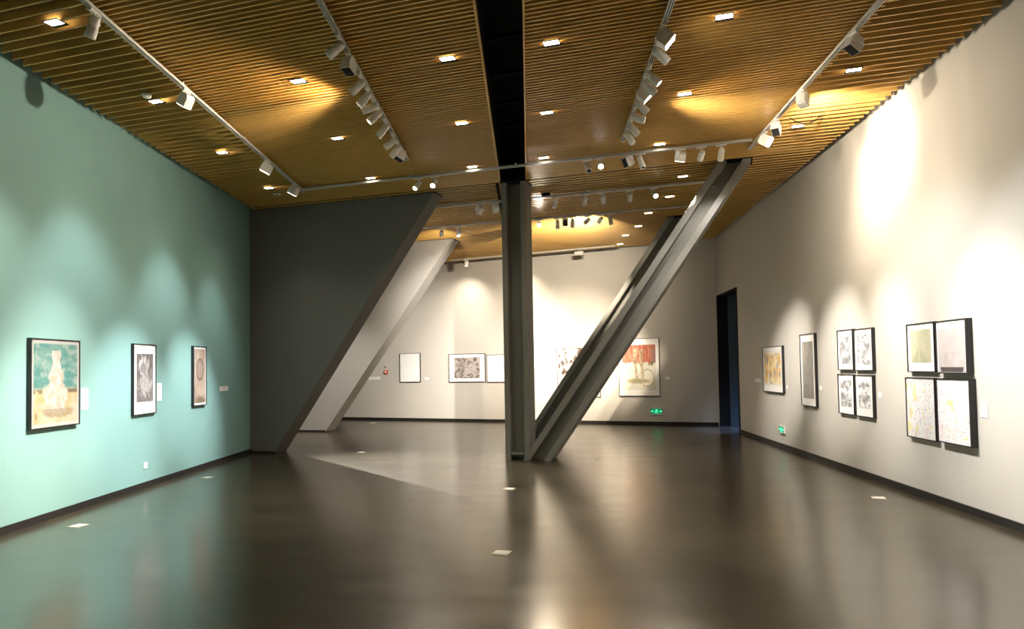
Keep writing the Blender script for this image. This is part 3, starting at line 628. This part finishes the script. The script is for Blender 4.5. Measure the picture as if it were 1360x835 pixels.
# ------------------------------------------------------------------ labels, sockets, signs
def wall_box(W, name, u0, u1, v0, v1, depth, mt, label, cat, group=None, lines=0, bevel=.001):
    a0, z1 = W.hit(u0, v0, depth); a1, z0 = W.hit(u1, v1, depth)
    _, z1b = W.hit(u1, v0, depth); _, z0b = W.hit(u0, v1, depth); z1 = (z1+z1b)/2; z0 = (z0+z0b)/2
    root = empty(name, W.mat((a0+a1)/2, 0, (z0+z1)/2)); w, h = abs(a1-a0), z1-z0
    m = MB(); m.box((-w/2, -depth, -h/2), (w/2, -.0008, h/2)); m.build('card' if lines else 'cover', mt, root, bevel=bevel)
    if lines:
        m = MB()
        for i in range(lines):
            z = h/2*.72 - i*h*.72/lines; wl_ = w*(.36 if i == 0 else random.uniform(.25, .36))
            m.box((-w*.38, -depth-.0012, z-h*.03), (-w*.38+wl_*2, -depth-.0002, z+.0))
        m.build('text_lines', M_INK, root)
    tag(root, label, cat, group); return root, w, h
GL = 'white caption labels beside the pictures'
for W, u0, u1, v0, v1, lab, ln in (
    (WL, 108.2, 117.2, 515.2, 543.5, 'tall white caption card right of the statue print', 5),
    (WL, 208.8, 214.8, 508.5, 532, 'tall white caption card right of the grey portrait', 5),
    (WL, 291.8, 303.3, 512.6, 518.9, 'small wide white caption plate past the tan ring print', 2),
    (WR, 1003.2, 1009.7, 502.4, 507.3, 'small wide white caption plate between doorway and orange picture', 2),
    (WR, 1044.2, 1046.2, 511, 516, 'tiny white caption plate right of the orange picture', 2),
    (WR, 1088.3, 1091.3, 512, 517.5, 'tiny white caption plate right of the tall grey panel', 2),
    (WR, 1166, 1170.6, 520, 527.8, 'small white caption plate right of the four grey prints', 3),
    (WR, 1301.6, 1312.1, 533, 554.5, 'large white caption card right of the nearest block of four pictures', 6),
    (WB, 486, 505, 500.2, 504, 'long white caption strip left of the blank framed sheet', 2),
    (WB, 563.8, 569.5, 501, 504, 'small white caption plate right of the blank framed sheet', 2),
    (WB, 883.2, 889.3, 499.7, 503.9, 'small white caption plate right of the large red picture', 2)):
    wall_box(W, 'caption_label', u0, u1, v0, v1, .006, M_CARD, lab, 'label', GL, ln)
r, w, h = wall_box(WL, 'wall_socket', 191.6, 196, 613.3, 622, .012, M_WHITE, 'small white wall socket low on the turquoise wall', 'socket', bevel=.003)
m = MB()
for x, z in ((-.018, .01), (.012, .01), (-.002, -.02)): m.box((x, -.0135, z), (x+.006, -.0125, z+.014))
m.build('socket_holes', M_BLACK, r)
# fire call point and bell
r, w, h = wall_box(WB, 'fire_call_point', 509.8, 514.4, 491.4, 496.4, .05, M_RED, 'small red fire call point on the back wall beside the slanted partition', 'call point', bevel=.006)
m = MB(); m.box((-w*.25, -.054, -h*.22), (w*.25, -.0505, h*.25)); m.build('button_plate', M_CARD, r)
a, z = WB.hit(512, 487.2); r = empty('wall_detector', WB.mat(a, 0, z)); m = MB(); m.lathe([(.022, 0), (.022, .02), (.012, .035)], Matrix.Rotation(PI/2, 4, 'X'), 14); m.build('dome', M_BASE, r)
m = MB(); m.lathe([(.03, 0), (.03, .006)], Matrix.Rotation(PI/2, 4, 'X'), 14); m.build('base_plate', M_WHITE, r)
tag(r, 'tiny dark round wall knob just above the red call point', 'detector')
def exit_sign(W, u0, u1, v0, v1, label, both):
    d = .035; a0, z1 = W.hit(u0, (v0), d); a1, z0 = W.hit(u1, (v1), d); _, z1b = W.hit(u1, v0, d); _, z0b = W.hit(u0, v1, d); z1 = (z1+z1b)/2; z0 = (z0+z0b)/2
    w, h = abs(a1-a0), z1-z0; r = empty('exit_sign', W.mat((a0+a1)/2, 0, (z0+z1)/2))
    m = MB(); m.box((-w/2, -d, -h/2), (w/2, -.0008, h/2)); m.build('housing', M_TRACK, r, bevel=.004)
    m = MB(); m.box((-w*.47, -d-.003, -h*.36), (w*.47, -d-.0005, h*.40)); m.build('panel', M_GREEN, r)
    m = MB(); y0, y1 = -d-.0065, -d-.0035
    def poly(pts, k=1): m.prism([Vector((x*h*k, y0, z*h*k)) for x, z in pts], Vector((0, y1-y0, 0)))
    # running figure
    m.lathe([(.06*h, 0), (.06*h, .003)], Matrix.Translation(Vector((.05*h, y1, .24*h))) @ Matrix.Rotation(PI/2, 4, 'X'), 12)
    poly([(-.08,.16), (.06,.17), (.04,-.04), (-.08,-.04)]); poly([(-.08,.16), (-.22,.06), (-.18,.02), (-.06,.10)]); poly([(.05,.16), (.17,.04), (.22,.08), (.10,.17)])
    poly([(-.08,-.02), (-.01,-.02), (-.12,-.18), (-.27,-.26), (-.29,-.20), (-.17,-.14)]); poly([(-.02,-.02), (.05,-.02), (.16,-.13), (.12,-.30), (.06,-.28), (.09,-.14)])
    for sgn in ((-1, 1) if both else (1,)):
        # arrows to the sides
        X = .62*sgn; poly([(X-.18*sgn, .035), (X+.06*sgn, .035), (X+.06*sgn, .13), (X+.24*sgn, 0), (X+.06*sgn, -.13), (X+.06*sgn, -.035), (X-.18*sgn, -.035)])
    m.build('running_figure_and_arrows', M_GLOW, r)
    ld = bpy.data.lights.new('sign_glow', 'AREA'); ld.energy = .06; ld.color = (.15, 1, .5); ld.size = w*.8; ld.shape = 'RECTANGLE'; ld.size_y = h*.7
    lo = bpy.data.objects.new('sign_glow', ld); C.objects.link(lo); lo.parent = r; lo.location = (0, -d-.02, 0); lo.rotation_euler = (-PI/2, 0, 0)
    lo.rotation_euler = (PI/2, 0, 0)
    tag(r, label, 'exit sign')
exit_sign(WB, 863.6, 880.3, 541.6, 550.3, 'glowing green exit sign low on the back wall under the red picture', True)
exit_sign(WR, 1034.6, 1041.2, 565, 575.2, 'glowing green exit sign low on the white wall by the orange picture', True)
# ------------------------------------------------------------------ small ceiling things
w = onz(195, 130, H-.04); r = empty('ceiling_detector', Vector((w.x, w.y, H))); m = MB(); m.lathe([(.05, 0), (.05, -.018), (.04, -.035), (.02, -.045)], n=20); m.build('detector_dome', M_WHITE, r)
m = MB(); m.lathe([(.055, -.0), (.055, -.006)], n=20); m.build('base_ring', M_TRACK, r); tag(r, 'small round white ceiling detector beside a downlight near the turquoise wall', 'detector')
w = onz(367.5, 258, H-.02); r = empty('ceiling_sensor', Matrix.Translation(Vector((w.x, w.y, H))) @ Matrix.Rotation(TH, 4, 'Z')); m = MB(); m.box((-.06, -.04, -.03), (.06, .04, 0)); m.build('sensor_body', M_WHITE, r, bevel=.006)
m = MB(); m.lathe([(.02, -.03), (.012, -.04)], n=12); m.build('sensor_eye', M_LENSOFF, r); tag(r, 'small pale ceiling sensor box near the end of the turquoise wall track', 'sensor')
w = onz(725, 258, H-.02); r = empty('ceiling_sensor', Matrix.Translation(Vector((w.x, w.y, H))) @ Matrix.Rotation(TH, 4, 'Z')); m = MB(); m.box((-.08, -.05, -.05), (.08, .05, 0)); m.build('sensor_body', M_BLACK, r, bevel=.01)
m = MB(); m.lathe([(.02, -.05), (.015, -.06)], n=12); m.build('sensor_eye', M_LENSOFF, r); tag(r, 'small black ceiling box right of the upright post top', 'sensor')
a, z = WB.hit(769, 336, .75); p = WB.at(a, .75, 0); r = empty('hanging_box', Matrix.Translation(Vector((p.x, p.y, z))) @ Matrix.Rotation(math.radians(-23), 4, 'Z'))
m = MB(); m.box((-.13, -.04, -.06), (.13, .04, .045)); m.build('box_body', M_TRACK, r, bevel=.008); m = MB(); m.box((-.008, -.008, .04), (.008, .008, ZT-.036-z)); m.build('hanger', M_TRACK, r)
tag(r, 'small beige box hanging from the farthest track before the back wall', 'box')
p0, p1 = onz(1049, 156.5, H), onz(1091, 153, H); pts = [p0.lerp(p1, i/14) - Z*(.10*math.sin(PI*i/14)) for i in range(15)]
m = MB(); m.tube(pts, .007); o = m.build('hanging_cable', M_BLACK); tag(o, 'short black cable looping down from the brightly lit slats', 'cable')
# floor plates
for u, v, lab in ((104, 698, 'square pale floor plate nearest the turquoise wall'), (275, 634, 'pale floor plate farther along the turquoise wall near the dark partition'), (676.5, 649, 'pale floor plate in front of the upright post'),
                  (666, 734, 'pale floor plate nearest the camera in the middle of the floor'), (1167, 661, 'pale floor plate out from the nearest block of four pictures'), (480, 600.5, 'pale floor plate on the lit floor right of the dark partition'),
                  (795, 609, 'pale floor plate right of the slanted beam foot'), (495, 561.5, 'pale floor plate at the foot of the back wall')):
    w = onz(u, v, 0); r = empty('floor_plate', Matrix.Translation(Vector((w.x, w.y, 0))) @ Matrix.Rotation(TH, 4, 'Z'))
    m = MB(); m.box((-.075, -.075, 0), (.075, .075, .004)); m.build('plate', M_BRASS, r, bevel=.002); m = MB(); m.box((-.05, -.05, .0042), (.05, .05, .006)); m.build('lid', M_CARD, r)
    tag(r, lab, 'floor plate', 'floor socket plates')
# ------------------------------------------------------------------ blue passage light, added wall fill, downlight lamps
def area(name, loc, tgt, e, size, col, sy=None):
    ld = bpy.data.lights.new(name, 'AREA'); ld.energy = e; ld.size = size; ld.color = col
    if sy: ld.shape = 'RECTANGLE'; ld.size_y = sy
    lo = bpy.data.objects.new(name, ld); C.objects.link(lo); lo.location = loc; lo.rotation_euler = (Vector(tgt)-Vector(loc)).to_track_quat('-Z', 'Y').to_euler(); return lo
dp = WR.at(aDn-.7, 0, 0)
ld = bpy.data.lights.new('passage_blue_lamp', 'SPOT'); ld.energy = 500; ld.color = (.25, .42, 1); ld.spot_size = math.radians(46); ld.spot_blend = .7; ld.shadow_soft_size = .08
lo = bpy.data.objects.new('passage_blue_lamp', ld); C.objects.link(lo); lo.location = (7.1, 17.35, 3.0); lo.rotation_euler = (Vector((5.75, 17.15, 0))-Vector(lo.location)).to_track_quat('-Z', 'Y').to_euler()
ld = bpy.data.lights.new('passage_wall_fill', 'SPOT'); ld.energy = 60; ld.color = (.4, .6, 1); ld.spot_size = math.radians(50); ld.spot_blend = 1  # second unseen lamp, added to brighten the passage wall
lo = bpy.data.objects.new('passage_wall_fill', ld); C.objects.link(lo); lo.location = (8.0, 16.0, 2.2); lo.rotation_euler = (Vector((6.9, 17.9, .5))-Vector(lo.location)).to_track_quat('-Z', 'Y').to_euler()
# downlights as a group also wash the floor
for r_, pts in DL:
    for u, v in pts[:4]:
        w = onz(u, v, H)
        ld = bpy.data.lights.new('downlight_lamp', 'SPOT'); ld.energy = 26; ld.color = WARM; ld.spot_size = math.radians(100); ld.spot_blend = 1; ld.shadow_soft_size = .05
        lo = bpy.data.objects.new('downlight_lamp', ld); C.objects.link(lo); lo.location = (w.x, w.y, H-.03)
wd_ = bpy.data.worlds.new('world'); bpy.context.scene.world = wd_; wd_.use_nodes = True; wd_.node_tree.nodes['Background'].inputs[0].default_value = (.02, .02, .02, 1); wd_.node_tree.nodes['Background'].inputs[1].default_value = .2
# ------------------------------------------------------------------ camera
cd = bpy.data.cameras.new('camera'); cam = bpy.data.objects.new('camera', cd); C.objects.link(cam)
M = Matrix.Identity(4)
for i in range(3): M[i][0] = CX[i]; M[i][1] = CU[i]; M[i][2] = -_f[i]
M.translation = EYEP; cam.matrix_world = M
cd.sensor_fit = 'HORIZONTAL'; cd.sensor_width = 36; cd.lens = FPX/1360*36; cd.shift_y = (PY-417.5)/1360; cd.clip_start = .05
sc = bpy.context.scene; sc.camera = cam
sc.view_settings.view_transform = 'Standard'; sc.view_settings.look = 'None'; sc.view_settings.gamma = 1; sc.view_settings.use_curve_mapping = False
sc.view_settings.exposure = 1.7
